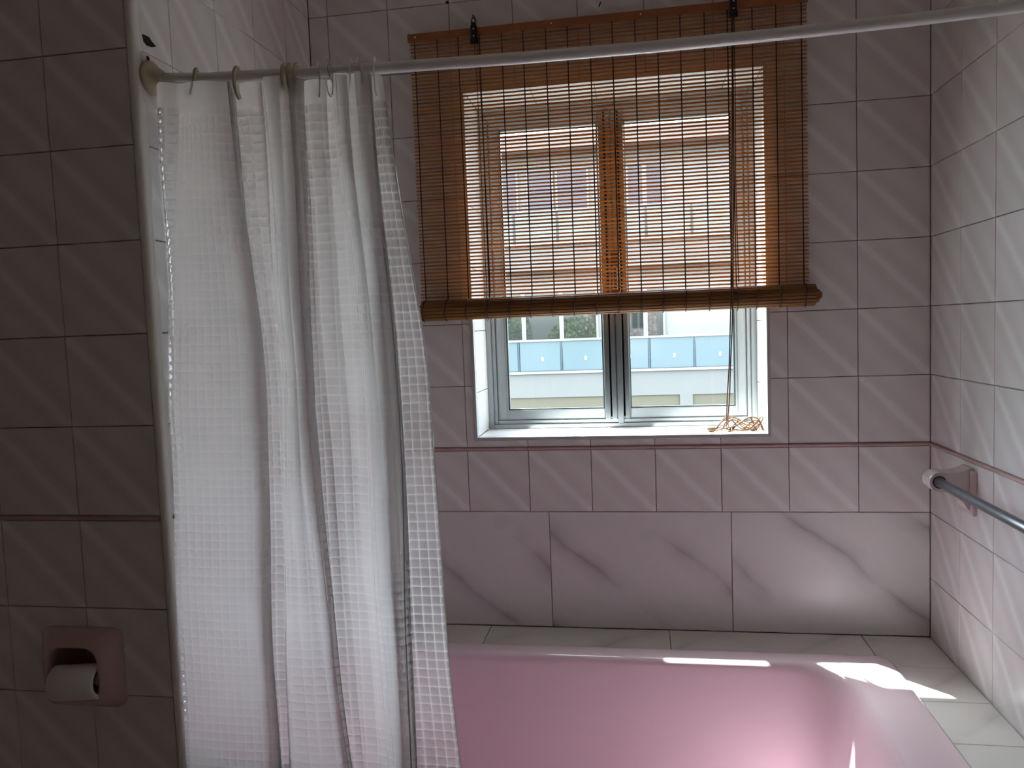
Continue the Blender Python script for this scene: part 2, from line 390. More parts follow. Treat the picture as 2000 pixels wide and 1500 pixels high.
def plate(bm, O, U, N, u0, u1, v0, v1, th, holes=()):
    """wall backing with rectangular holes, face at O, thickness th going back"""
    O = Vector(O); U = Vector(U); N = Vector(N)
    us = sorted({u0, u1} | {v for h in holes for v in h[:2]}); vs2 = sorted({v0, v1} | {v for h in holes for v in h[2:]})
    keep = {(i, j): not any(h[0] < (us[i] + us[i + 1]) / 2 < h[1] and h[2] < (vs2[j] + vs2[j + 1]) / 2 < h[3] for h in holes) for i in range(len(us) - 1) for j in range(len(vs2) - 1)}
    V = {}
    def vert(i, j, d):
        if (i, j, d) not in V: V[i, j, d] = bm.verts.new(O + U * us[i] + Vector((0, 0, vs2[j])) - N * (th if d == 0 else 0))
        return V[i, j, d]
    for (i, j), k in keep.items():
        if not k: continue
        bm.faces.new((vert(i, j, 1), vert(i + 1, j, 1), vert(i + 1, j + 1, 1), vert(i, j + 1, 1)))
        bm.faces.new((vert(i, j, 0), vert(i, j + 1, 0), vert(i + 1, j + 1, 0), vert(i + 1, j, 0)))
        for di, dj, a, c in ((0, -1, (i, j), (i + 1, j)), (1, 0, (i + 1, j), (i + 1, j + 1)), (0, 1, (i + 1, j + 1), (i, j + 1)), (-1, 0, (i, j + 1), (i, j))):
            if not keep.get((i + di, j + dj)):
                bm.faces.new((vert(*a, 0), vert(*c, 0), vert(*c, 1), vert(*a, 1)))

XL = -1.398; YN = -.684; DK = -.4434; FL = -.96; CE = 1.44; TR = .0081
WX0, WX1, WZ0, WZ1 = -1.022, -.346, .025, .842      # window opening
WD = .145                                            # reveal depth to the frame
XE = -1.413                                          # near wall ends here, corner bead to XL
XW = -3.0; YR = -2.7                                 # the rest of the room
TF = TH                                              # tile faces stand TH proud of the grout; tile fronts lie on the nominal planes
up_rows = [(T * (j + .5), T * j, T * (j + 1)) for j in range(0, 9)] + [(T * 9.5, 1.35, CE)]
row_below = [(-TR - .075, -TR - .15, -TR)]

# back wall
hb = [(WX0 - .008, WX1 + .008, WZ0 - .009, WZ1 + .008)]
bm = new(); plate(bm, (0, TF, 0), (1, 0, 0), (0, -1, 0), XL - .12, .12, FL, CE, .20, [(WX0 - .008, WX1 + .008, WZ0 - .012, WZ1 + .008)])
wall_back = struct(build('wall_back', bm, M['grout'], base=(XL / 2, TF, FL)))
ucols = [(-T * (k + .5), max(-T * (k + 1), XL), -T * k) for k in range(0, 10)]
tiled_wall(wall_back, (0, TF, 0), (1, 0, 0), (0, -1, 0), ucols, up_rows, hb)
tiled_wall(wall_back, (0, TF, 0), (1, 0, 0), (0, -1, 0), ucols, row_below)
zs0, zs1 = DK, -TR - T
tiled_wall(wall_back, (0, TF, 0), (1, 0, 0), (0, -1, 0), [(-.215, -.430, 0), (-.642, -.855, -.430), (-1.07, -1.285, -.855), (-1.40, XL, -1.285)],
           [((zs0 + zs1) / 2, zs0, zs1)], name='marble_slab', material='slab')
# right wall
bm = new(); plate(bm, (TF, 0, 0), (0, -1, 0), (-1, 0, 0), -.2, 2.8, FL, CE, .12)
wall_right = struct(build('wall_right', bm, M['grout'], base=(TF, -1.3, FL)))
rc = cuts(0, 1.95, .161 - T)
low_rows = [(-TR - T * (j + .5), max(-TR - T * (j + 1), FL), -TR - T * j) for j in range(0, 7) if -TR - T * j > FL + .01]
tiled_wall(wall_right, (TF, 0, 0), (0, -1, 0), (-1, 0, 0), rc, up_rows)
tiled_wall(wall_right, (TF, 0, 0), (0, -1, 0), (-1, 0, 0), rc, low_rows)
# alcove's own left wall (u runs towards the window)
bm = new(); plate(bm, (XL - TF, 0, 0), (0, 1, 0), (1, 0, 0), YN + .012, .2, FL, CE, .10)
wall_left = struct(build('wall_left', bm, M['grout'], base=(XL - TF, -.35, FL)))
lc = cuts(YN + .012, 0, -.5856 - .0)
tiled_wall(wall_left, (XL - TF, 0, 0), (0, 1, 0), (1, 0, 0), lc, up_rows)
tiled_wall(wall_left, (XL - TF, 0, 0), (0, 1, 0), (1, 0, 0), lc, [r for r in low_rows if r[2] > DK - .2])
# near wall facing the camera, beside the bath
HX0, HX1, HZ0, HZ1 = -1.630, -1.512, -.312, -.203    # recess of the paper holder
bm = new(); plate(bm, (0, YN + TF, 0), (1, 0, 0), (0, -1, 0), XW, XE, FL, CE, .085, [(HX0, HX1, HZ0, HZ1)])
wall_near = struct(build('wall_near_left', bm, M['grout'], base=(-2.0, YN, FL)))
nc = [(XE - T * (k + .5), XE - T * (k + 1), XE - T * k) for k in range(0, 6)]
tiled_wall(wall_near, (0, YN + TF, 0), (1, 0, 0), (0, -1, 0), nc, up_rows)
tiled_wall(wall_near, (0, YN + TF, 0), (1, 0, 0), (0, -1, 0), nc, low_rows, [(HX0, HX1, HZ0, HZ1)])
# pencil trim: one moulded piece per tile
def pencil(wall, O, U, N, cols):
    O = Vector(O); U = Vector(U); N = Vector(N); W = origin(wall)
    for c, lo, hi in cols:
        me = _cache.get(('pencil', round(hi - lo, 4)))
        if me is None:
            b_ = new(); h = (hi - lo) / 2 - .0006; pr = []
            for i in range(7):
                a = math.radians(-90 + 30 * i); pr.append((-.0045 * math.cos(a) - .003, .0037 * math.sin(a)))
            pr = [(0, -.0037)] + pr + [(0, .0037)]
            A = [b_.verts.new((-h, y, z)) for y, z in pr]; B = [b_.verts.new((h, y, z)) for y, z in pr]
            for i in range(len(pr) - 1): b_.faces.new((A[i], A[i + 1], B[i + 1], B[i]))
            b_.faces.new(A); b_.faces.new(B[::-1]); b_.normal_update(); bmesh.ops.recalc_face_normals(b_, faces=b_.faces)
            me = bpy.data.meshes.new('pencil_tile'); b_.to_mesh(me); b_.free(); me.materials.append(M['pencil']); _cache['pencil', round(hi - lo, 4)] = me
        o = bpy.data.objects.new('pencil_tile', me); COL.objects.link(o); o.parent = wall
        o.location = O + U * (lo + hi) / 2 + Vector((0, 0, -TR / 2)) - W
        o.rotation_euler = Matrix((U, -N, Vector((0, 0, 1)))).transposed().to_euler()
pencil(wall_back, (0, TF, 0), (1, 0, 0), (0, -1, 0), ucols)
pencil(wall_right, (TF, 0, 0), (0, -1, 0), (-1, 0, 0), rc)
pencil(wall_left, (XL - TF, 0, 0), (0, 1, 0), (1, 0, 0), lc)
pencil(wall_near, (0, YN + TF, 0), (1, 0, 0), (0, -1, 0), nc)
# marks: old screw holes and a knocked-out plug
def blot(wall, pts, n, material, name):
    bm = new(); vs3 = [bm.verts.new(Vector(p) + Vector(n) * .0006) for p in pts]; vs4 = [bm.verts.new(Vector(p) - Vector(n) * .004) for p in pts]
    bm.faces.new(vs3); k = len(pts)
    for i in range(k): bm.faces.new((vs3[i], vs4[i], vs4[(i + 1) % k], vs3[(i + 1) % k]))
    bmesh.ops.recalc_face_normals(bm, faces=bm.faces)
    return build(name, bm, material, wall)
def disc(c, u, v, ru, rv, n=10, wob=.2):
    c = Vector(c); u = Vector(u); v = Vector(v)
    return [c + u * ru * math.cos(2 * math.pi * i / n) * (1 + random.uniform(-wob, wob)) + v * rv * math.sin(2 * math.pi * i / n) * (1 + random.uniform(-wob, wob)) for i in range(n)]
blot(wall_left, [(XL, y, z) for y, z in ((-.6644, .776), (-.6566, .7768), (-.6455, .7772), (-.6405, .773), (-.6282, .7686), (-.641, .7630), (-.6543, .7612), (-.6618, .765))], (1, 0, 0), M['hole'], 'broken_plug_hole')
blot(wall_left, disc((XL, -.653, .741), (0, 1, 0), (0, 0, 1), .0042, .0045), (1, 0, 0), M['hole'], 'drill_hole')
blot(wall_back, disc((-1.0532, 0, 1.052), (.8, 0, .5), (-.3, 0, .8), .004, .0035), (0, -1, 0), M['hole'], 'drill_hole')
blot(wall_back, disc((-.6985, 0, 1.0105), (.35, 0, .95), (-.9, 0, .3), .0065, .0018), (0, -1, 0), M['hole'], 'drill_hole')
blot(wall_back, disc((-1.0, 0, .900), (1, 0, 0), (0, 0, 1), .003, .0025), (0, -1, 0), M['hole'], 'drill_hole')

# corner bead between the near wall and the alcove
bm = new(); pr = [(XE, YN + .018)]
for i in range(9):
    a = math.radians(180 + 90 * i / 8); 
    pr.append((XE + .008 + .008 * math.cos(a) * 1.0, YN + .006 + .010 * math.sin(a)) if i < 0 else (XE + .0075 + .0075 * math.sin(math.radians(-90 + 180 * i / 8)), YN + .004 - .0085 * math.cos(math.radians(-90 + 180 * i / 8))))
pr.append((XL, YN + .018))
A = [bm.verts.new((x, y, FL)) for x, y in pr]; B = [bm.verts.new((x, y, CE)) for x, y in pr]
for i in range(len(pr)): bm.faces.new((A[i], A[(i + 1) % len(pr)], B[(i + 1) % len(pr)], B[i]))
bmesh.ops.recalc_face_normals(bm, faces=bm.faces)
trim1 = struct(build('trim_1', bm, M['cream'], base=(XE, YN, FL), smooth=True))

# rest of the room (behind and beside the camera), floor, ceiling
bm = new(); box(bm, XW - .1, .1, YR - .1, .2, FL - .1, FL); struct(build('floor', bm, M['floor'], base=(-1.5, -1.3, FL)))
bm = new(); box(bm, XW - .1, .1, YR - .1, .2, CE, CE + .1); struct(build('ceiling', bm, M['plaster'], base=(-1.5, -1.3, CE)))
bm = new(); box(bm, XW - .1, .1, YR - .1, YR, FL, CE); struct(build('wall_front', bm, M['plaster'], base=(-1.5, YR, FL)))
bm = new(); box(bm, XW - .1, XW, YR, YN, FL, CE); struct(build('wall_far_left', bm, M['plaster'], base=(XW, -1.7, FL)))

# ------------------------------------------------------------------ window
win = struct(bpy.data.objects.new('window_1', None)); COL.objects.link(win); win.location = (-.684, WD, WZ0)
def wpart(name, boxes, material, parent=win, bev=.0015):
    bm = new()
    for b_ in boxes: box(bm, *b_, bev=bev)
    return build(name, bm, material, parent)
# bead around the opening
bd = .0075
bm = new()
for b_ in ((WX0 - .008, WX0, -.004, .012, WZ0 - .009, WZ1 + .008), (WX1, WX1 + .008, -.004, .012, WZ0 - .009, WZ1 + .008), (WX0, WX1, -.004, .012, WZ0 - .009, WZ0), (WX0, WX1, -.004, .012, WZ1, WZ1 + .008)):
    box(bm, *b_, bev=.002)
build('opening_bead', bm, M['bead'], win)
# reveal tiles: left, right, top and sill, each piece its own
def piece(name, b_, material, parent=win, bev=.0008):
    bm = new(); box(bm, *b_, bev=bev); return build(name, bm, material, parent)
for za, zb in ((WZ0, .1325), (.1325, .2825), (.2825, .4325), (.4325, .5825), (.5825, .7325), (.7325, WZ1)):
    piece('reveal_tile', (WX0 - .008, WX0, .0125, .20, za + .0008, zb - .0008), M['white_tile'])
    piece('reveal_tile', (WX1, WX1 + .008, .0125, .20, za + .0008, zb - .0008), M['white_tile'])
for xa, xb in ((WX0, -.868), (-.868, -.718), (-.718, -.568), (-.568, -.418), (-.418, WX1)):
    piece('sill_tile', (xa + .0008, xb - .0008, .0125, .20, WZ0 - .009, WZ0), M['white_tile'])
    piece('reveal_tile', (xa + .0008, xb - .0008, .0125, .20, WZ1, WZ1 + .008), M['white_tile'])
# outer frame with stepped profile
x0, x1, z0, z1 = WX0, WX1, WZ0, WZ1
def ring_boxes(x0, x1, z0, z1, w, ya, yb, wb=None, wt=None):
    wb = wb or w; wt = wt or w
    return [(x0, x0 + w, ya, yb, z0, z1), (x1 - w, x1, ya, yb, z0, z1), (x0 + w, x1 - w, ya, yb, z0, z0 + wb), (x0 + w, x1 - w, ya, yb, z1 - wt, z1)]
wpart('frame', ring_boxes(x0, x1, z0, z1, .013, WD, .20, .011) + ring_boxes(x0 + .013, x1 - .013, z0 + .011, z1 - .013, .010, WD + .008, .20, .010), M['alu'])
def sash(xa, xb, ya, yb, zc0, zc1, sl, sr):
    s = wpart('sash', [(xa, xa + sl, ya, yb, zc0, zc1), (xb - sr, xb, ya, yb, zc0, zc1), (xa + sl, xb - sr, ya, yb, zc0, zc0 + .026), (xa + sl, xb - sr, ya, yb, zc1 - .028, zc1),
                       (xa + .005, xa + sl - .006, ya - .004, ya, zc0 + .004, zc1 - .004), (xb - sr + .006, xb - .005, ya - .004, ya, zc0 + .004, zc1 - .004)], M['alu'])
    gx0, gx1, gz0, gz1 = xa + sl, xb - sr, zc0 + .026, zc1 - .028
    bm = new()
    for b_ in ring_boxes(gx0, gx1, gz0, gz1, .0032, ya + .002, ya + .010): box(bm, *b_)
    build('gasket', bm, M['gasket'], s)
    bm = new(); v = [bm.verts.new((x, (ya + yb) / 2, z)) for x, z in ((gx0, gz0), (gx1, gz0), (gx1, gz1), (gx0, gz1))]; bm.faces.new(v)
    build('pane', bm, M['glass'], s)
    return s
ya, yb = WD + .014, .195
ZS0, ZS1 = WZ0 + .021, WZ1 - .023
sash(x0 + .023, -.690, ya, yb, ZS0, ZS1, .028, .031)
sash(-.688, x1 - .023, ya, yb, ZS0, ZS1, .032, .028)
wpart('meeting_rib', [(-.7205, -.6550, ya - .004, ya + .004, ZS0, ZS1), (-.719, -.706, ya - .010, ya - .003, ZS0, ZS1), (-.702, -.690, ya - .013, ya - .003, ZS0, ZS1), (-.687, -.673, ya - .015, ya - .003, ZS0 - .012, ZS1), (-.669, -.657, ya - .008, ya - .003, ZS0, ZS1)], M['alud'])
wpart('latch', [(-.696, -.673, ya - .034, ya - .012, .352, .468), (-.690, -.679, ya - .048, ya - .032, .37, .43)], M['black'], bev=.003)

# ------------------------------------------------------------------ tiled ledge round the bath
TX0, TX1, TY0, TY1 = -1.385, -.126, -.662, -.131
led = thing('bath_ledge', (-.7, -.3, FL), 'pale marble tiled ledge running around the pink bathtub, against the walls', 'ledge')
bm = new()
for b_ in ((XL, 0, TY1 + .004, 0, FL, DK - .003), (TX1 + .004, 0, -.664, TY1 + .004, FL, DK - .003), (XL, XL + .008, -.664, TY1 + .004, FL, DK - .003), (TX0 - .004, TX1 + .004, -.664, TY0 - .004, FL, DK - .003)):
    box(bm, *b_)
build('masonry', bm, M['grout'], led)
def flat_tile(x0, x1, y0, y1, z=DK):
    bm = new(); g = .0009; cx, cy_ = (x0 + x1) / 2, (y0 + y1) / 2; b = .0007
    loft(bm, [[(x0 + g, y0 + g, z - .004), (x1 - g, y0 + g, z - .004), (x1 - g, y1 - g, z - .004), (x0 + g, y1 - g, z - .004)],
              [(x0 + g, y0 + g, z - b), (x1 - g, y0 + g, z - b), (x1 - g, y1 - g, z - b), (x0 + g, y1 - g, z - b)],
              [(x0 + g + b, y0 + g + b, z), (x1 - g - b, y0 + g + b, z), (x1 - g - b, y1 - g - b, z), (x0 + g + b, y1 - g - b, z)]], cap1=True)
    off = origin(led); bmesh.ops.translate(bm, vec=-Vector((cx, cy_, z)), verts=bm.verts); bm.normal_update()
    me = bpy.data.meshes.new('ledge_tile'); bm.to_mesh(me); bm.free()
    o = link('ledge_tile', me, M['deck'], led, Vector((cx, cy_, z)) - off); o.rotation_euler.x = random.uniform(-.002, .002); return o
e_ = .0015
for xa, xb in ((-.577, -.147), (-1.007, -.577), (XL, -1.007)): flat_tile(xa, xb, TY1 + e_, -.001)
flat_tile(-.147, -.001, -.161, -.001)
for ya_, yb_ in ((-.311, -.161), (-.461, -.311), (-.611, -.461), (-.663, -.611)): flat_tile(TX1 + e_, -.001, ya_, yb_)
for i in range(10):
    for j in range(4):
        xa = XL + i * T; xb = min(xa + T, 0)
        zb = DK - .006 - j * T; za = max(zb - T, FL)
        if zb - za < .01 or xb - xa < .01: continue
        bm = new(); box(bm, xa + .001, xb - .001, -.6685, -.6645, za + .001, zb - .001, bev=.0008)
        c = Vector(((xa + xb) / 2, -.6665, (za + zb) / 2)); bmesh.ops.translate(bm, vec=-c, verts=bm.verts); bm.normal_update()
        me = bpy.data.meshes.new('panel_tile'); bm.to_mesh(me); bm.free(); link('panel_tile', me, M['tile'], led, c - origin(led))
bm = new(); tube(bm, [(x, y, DK + .001) for x, y in rrect(TX0 - .001, TX1 + .001, TY0 - .001, TY1 + .001, .03)], .0022, 6, closed=True)
build('sealant_bead', bm, M['sil'], led)

# ------------------------------------------------------------------ bathtub
tub = thing('bathtub', (-.7, -.36, FL), 'glossy pink enamelled bathtub sunk in the pale marble ledge', 'bathtub')
def tring(x0, x1, y0, y1, r, z, rr=None):
    return [(x, y, z) for x, y in rrect(x0, x1, y0, y1, r, 12)]
bm = new()
L_, R_, F_, B_ = TX0, TX1, TY0, TY1
rings = [tring(L_ + .02, R_ - .02, F_ + .02, B_ - .02, .02, DK - .012), tring(L_, R_, F_, B_, .030, DK + .001), tring(L_, R_, F_, B_, .030, DK + .006),
         tring(L_ + .004, R_ - .004, F_ + .003, B_ - .004, .030, DK + .011), tring(L_ + .012, R_ - .014, F_ + .006, B_ - .012, .032, DK + .013),
         tring(L_ + .040, R_ - .070, F_ + .011, B_ - .044, .085, DK + .0125), tring(L_ + .047, R_ - .088, F_ + .015, B_ - .054, .10, DK + .0105),
         tring(L_ + .051, R_ - .098, F_ + .018, B_ - .059, .105, DK + .004), tring(L_ + .055, R_ - .106, F_ + .021, B_ - .062, .105, DK - .010), tring(L_ + .060, R_ - .116, F_ + .025, B_ - .066, .10, DK - .045),
         tring(L_ + .075, R_ - .123, F_ + .034, B_ - .074, .10, DK - .12), tring(L_ + .090, R_ - .133, F_ + .044, B_ - .084, .10, DK - .22), tring(L_ + .11, R_ - .152, F_ + .056, B_ - .096, .10, DK - .315),
         tring(L_ + .14, R_ - .21, F_ + .075, B_ - .115, .10, DK - .355), tring(L_ + .19, R_ - .25, F_ + .12, B_ - .16, .07, DK - .370), tring(L_ + .28, R_ - .35, F_ + .17, B_ - .21, .01, DK - .372)]
loft(bm, rings, cap1=True)
build('tub_shell', bm, M['pink'], tub, smooth=True, sub=1)
bm = new(); lathe(bm, [(0, .034), (.003, .034), (.005, .030), (.004, .012)], (L_ + .30, (F_ + B_) / 2, DK - .372), (0, 0, 1), 20); build('drain_ring', bm, M['steel'], tub, smooth=True)

# ------------------------------------------------------------------ shower rod
RY = -.648
rodp = [(-1.40, .7115), (-1.30, .7035), (-1.15, .697), (-.98, .692), (-.79, .6875), (-.60, .6855), (-.42, .686), (-.25, .688), (-.12, .692), (0, .698)]
rod = thing('shower_rod', (XL, RY, .71), 'white coated shower curtain rod spanning above the bath, slightly sagging', 'curtain rod')
bm = new(); tube(bm, [(x, RY, z) for x, z in rodp], .0086, 20); build('rod_tube', bm, M['rod'], rod, smooth=True)
bm = new(); lathe(bm, [(0, .0265), (.007, .0265), (.011, .022), (.0125, .0145), (.020, .0135), (.024, .0115)], (XL, RY - .004, .7105), (1, 0, -.05), 28)
fl = build('rod_flange', bm, M['cream_y'], rod, smooth=True); fl['label'] = 'yellowed domed plastic end cap'
bm = new(); lathe(bm, [(0, .031), (.006, .031), (.011, .026), (.014, .018), (.030, .0125)], (0, RY, .698), (-1, 0, 0), 28); build('rod_flange', bm, M['cream_y'], rod, smooth=True)
def rodz(x):
    for (a, za), (b_, zb) in zip(rodp, rodp[1:]):
        if a <= x <= b_: return za + (zb - za) * (x - a) / (b_ - a)
    return .70

# ------------------------------------------------------------------ shower curtain
cur = thing('shower_curtain', (-1.2, RY, .69), 'translucent white shower curtain embossed with small squares, bunched at the rod end', 'curtain')
CP = [(-1.393, -1.394, -1.394, -.640), (-1.380, -1.392, -1.394, -.654), (-1.352, -1.391, -1.392, -.663), (-1.305, -1.312, -1.320, -.667), (-1.268, -1.243, -1.248, -.664), (-1.256, -1.231, -1.228, -.652),
      (-1.258, -1.232, -1.236, -.642), (-1.225, -1.205, -1.205, -.640), (-1.209, -1.200, -1.214, -.652),
      (-1.185, -1.180, -1.176, -.665), (-1.155, -1.160, -1.122, -.662), (-1.142, -1.149, -1.104, -.649), (-1.145, -1.150, -1.110, -.640),
      (-1.115, -1.105, -1.085, -.638), (-1.085, -1.060, -1.050, -.650), (-1.075, -1.050, -1.036, -.663), (-1.050, -1.022, -1.013, -.667), (-1.030, -1.004, -.998, -.665), (-1.026, -1.000, -.994, -.655),
      (-1.034, -1.018, -1.016, -.646), (-1.022, -.988, -.964, -.642), (-1.012, -.958, -.923, -.642)]
def catmull(P, t):
    n = len(P) - 1; x = t * n; i = min(int(x), n - 1); f = x - i
    p0, p1, p2, p3 = P[max(i - 1, 0)], P[i], P[i + 1], P[min(i + 2, n)]
    return [.5 * ((2 * b) + (-a + c) * f + (2 * a - 5 * b + 4 * c - d) * f * f + (-a + 3 * b - 3 * c + d) * f ** 3) for a, b, c, d in zip(p0, p1, p2, p3)]
ZT, ZM, ZB = .690, .17, -.80
NS, NZ = 620, 150
def curtain_pt(s, z):
    xt, xm, xb, y = catmull(CP, s)
    if z >= ZM:
        k = (z - ZM) / (ZT - ZM); k = k * k * (3 - 2 * k) * .5 + k * .5; x = xm + (xt - xm) * k
    else:
        k = min(1, (ZM - z) / (ZM + .45)); x = xm + (xb - xm) * k
        if z < -.45: x += (xb - xm) * (-.45 - z) * .3
    w = math.exp(-(ZT - z) / .22); g = max(0, min(1, (.30 - z) / .6)); g = g * g * (3 - 2 * g)
    y = RY + (y - RY) * (1 - .2 * w)
    mid = math.exp(-((s - .62) / .26) ** 4)
    y += .0022 * mid * math.sin(2 * math.pi * 27 * s + 2.4 * math.sin(3.1 * z)) * (1 - .5 * g)
    x += .0022 * mid * math.sin(2 * math.pi * 27 * s + 1.5 + 2.4 * math.sin(3.1 * z))
    y += .007 * w * math.sin(2 * math.pi * 11 * s + .7) + .0025 * math.sin(2 * math.pi * 5 * s + 3 * z) + .0022 * math.sin(19 * z + 9 * s)
    x += .004 * w * math.sin(2 * math.pi * 11 * s + 2.2) + .0015 * math.sin(7 * z + 25 * s)
    x = max(x, XL + .003)
    y += (-.684 + (y + .655) * .6 - y) * g       # falls just outside the bath panel
    z += (rodz(x) - .0098 - ZT) * math.exp(-max(0, ZT - z) / .3)
    return Vector((x, y, z))
def sheet(name, z0, z1, nz, material, smooth=True, y_off=0.0, s0=0.0, s1=1.0, ns=NS):
    me = bpy.data.meshes.new(name); off = origin(cur); vs_, fs, uv = [], [], []
    for j in range(nz + 1):
        z = z0 + (z1 - z0) * j / nz
        for i in range(ns + 1):
            s = s0 + (s1 - s0) * i / ns; p = curtain_pt(s, z); vs_.append(tuple(p - off)); uv.append((s, z))
    for j in range(nz):
        for i in range(ns):
            a = j * (ns + 1) + i; fs.append((a, a + 1, a + ns + 2, a + ns + 1))
    me.from_pydata(vs_, [], fs); me.update()
    # arc length at mid height gives the width of the film, so cells keep their size
    arc = [0.0]
    for i in range(ns): arc.append(arc[-1] + (curtain_pt(s0 + (s1 - s0) * (i + 1) / ns, .0) - curtain_pt(s0 + (s1 - s0) * i / ns, .0)).length)
    ul = me.uv_layers.new(name='UVMap'); cell = .0145
    for l in me.loops:
        j, i = divmod(l.vertex_index, ns + 1); ul.data[l.index].uv = (arc[i] / cell, (z0 + (z1 - z0) * j / nz + 2) / cell)
    # single, undoubled film at both flaps is sheerer than the gathered middle
    ca = me.attributes.new('sheer', 'FLOAT', 'POINT')
    def sheer(s):
        a = max(0, min(1, (.105 - s) / .03)); b = max(0, min(1, (s - .835) / .02)); c = .6 * math.exp(-((s - .305) / .03) ** 2) + .62 * math.exp(-((s - .575) / .05) ** 2)  # fold recesses made sheerer too, darkening them in place of real shade
        return max(a, b, c)
    ca.data.foreach_set('value', [sheer(s0 + (s1 - s0) * i / ns) for j in range(nz + 1) for i in range(ns + 1)])
    return link(name, me, material, cur, None, smooth)
sheet('film', ZB, .652, NZ, M['curtain'])
sheet('top_band', .652, ZT, 8, M['hem'])
bm = new(); tube(bm, [curtain_pt(1.0, ZB + (.652 - ZB) * i / 90) for i in range(91)], .0012, 5); build('side_hem', bm, M['hem'], cur, smooth=True)
bm = new(); tube(bm, [curtain_pt(.81, -.6 + 1.02 * i / 60) + Vector((0, -.001, 0)) for i in range(61)], .0012, 5); build('fold_seam', bm, M['hem'], cur, smooth=True)

# rings
def ring_mesh(rad, th, drop, gap=0, flat=1.0):
    b_ = new(); pts = []
    n = 26
    for i in range(n):
        a = math.radians(gap + (360 - 2 * gap) * i / (n - 1) - 90); pts.append((0, math.cos(a) * rad, math.sin(a) * (rad + drop / 2) - drop / 2))
    tube(b_, pts, th, 7)
    me = bpy.data.meshes.new('curtain_ring'); b_.normal_update(); b_.to_mesh(me); b_.free(); return me
RMC = ring_mesh(.0125, .0028, .024, 14); RMC.materials.append(M['cream_y'])
RMT = ring_mesh(.0155, .0012, .026, 10); RMT.materials.append(M['clear'])
def ring(me, x, label, tilt=0.0, yaw=0.0, dz=0.0):
    o = link('curtain_ring', me, None, None, (x, RY, rodz(x) + .0015 + dz), True)
    o.rotation_euler = (tilt, 0, yaw); tag(o, label, 'curtain ring', 'curtain rings on the shower rod')
ring(RMC, -1.317, 'yellowed plastic curtain ring nearest the rod end cap', .0, .12)
ring(RMC, -1.247, 'yellowed plastic curtain ring alone on the rod, second from the end cap', .1, -.1)
ring(RMC, -1.168, 'yellowed plastic curtain ring, first of the three pressed together', 0, .08)
ring(RMC, -1.158, 'yellowed plastic curtain ring, middle of the three pressed together', .1, .0)
ring(RMC, -1.146, 'yellowed plastic curtain ring, last of the three pressed together', -.05, -.1)
for x, l, yw, tl in ((-1.112, 'thin clear plastic curtain ring leaning beside the yellowed trio', .55, .3), (-1.095, 'thin clear curtain ring, second of the clear ones from the yellowed trio', .7, -.2), (-1.083, 'thin clear curtain ring, third of the clear ones from the yellowed trio', -.8, .5),
                    (-1.058, 'thin clear curtain ring in the bunch of loops before the free curtain edge', .15, .2), (-1.047, 'thin clear curtain ring arching high next to the free curtain edge', .6, -.3), (-1.020, 'thin clear curtain ring at the very free edge of the curtain', .2, .1)):
    ring(RMT, x, l, tl, yw)

# ------------------------------------------------------------------ bamboo blind
bl = thing('bamboo_blind', (-.70, -.03, .97), 'brown bamboo roll-up blind hanging half lowered over the window', 'blind')
BX0, BX1, BY = -1.142, -.256, -.018
BZ = .979
bm = new(); box(bm, BX0 - .004, BX1 + .003, BY - .006, BY + .006, BZ - .0165, BZ + .0005, bev=.0012); hr = build('head_lath', bm, M['lath'], bl)
for x in (-1.128, -.808, -.608, -.29):
    bm = new(); lathe(bm, [(0, .0022), (.0012, .0018), (.0018, .0006)], (x, BY - .006, BZ - .008 + (.0 if x > -.5 else 0)), (0, -1, 0), 10); build('tack', bm, M['tack'], hr, smooth=True)
PITCH = .00842; SLZ0 = .3575
def slat_mesh(n=4):
    ms = []
    for k in range(n):
        b_ = new(); h = (BX1 - BX0) / 2; hh = .00214 + .0002 * (k - 1.5) / 1.5
        pr = [(-.0006, -hh), (-.0013, -hh * .6), (-.0014, hh * .5), (-.0006, hh), (.0008, hh * .85), (.0008, -hh * .85)]
        A = [b_.verts.new((-h, y, z)) for y, z in pr]; B = [b_.verts.new((h, y, z)) for y, z in pr]
        for i in range(6): b_.faces.new((A[i], A[(i + 1) % 6], B[(i + 1) % 6], B[i]))
        b_.faces.new(A); b_.faces.new(B[::-1]); bmesh.ops.recalc_face_normals(b_, faces=b_.faces)
        me = bpy.data.meshes.new('slat'); b_.to_mesh(me); b_.free(); me.materials.append(M['bamboo_slat']); ms.append(me)
    return ms
SM = slat_mesh()
nsl = int((.9595 - SLZ0) / PITCH)
for k in range(nsl + 1):
    o = bpy.data.objects.new('slat', random.choice(SM)); COL.objects.link(o); o.parent = bl
    o.location = Vector(((BX0 + BX1) / 2 + random.uniform(-.0012, .0012), BY + random.uniform(-.0004, .0004), SLZ0 + PITCH * k + random.uniform(-.0003, .0003))) - origin(bl)
    o.rotation_euler = (random.uniform(-.12, .12), random.uniform(-.0006, .0006), 0)
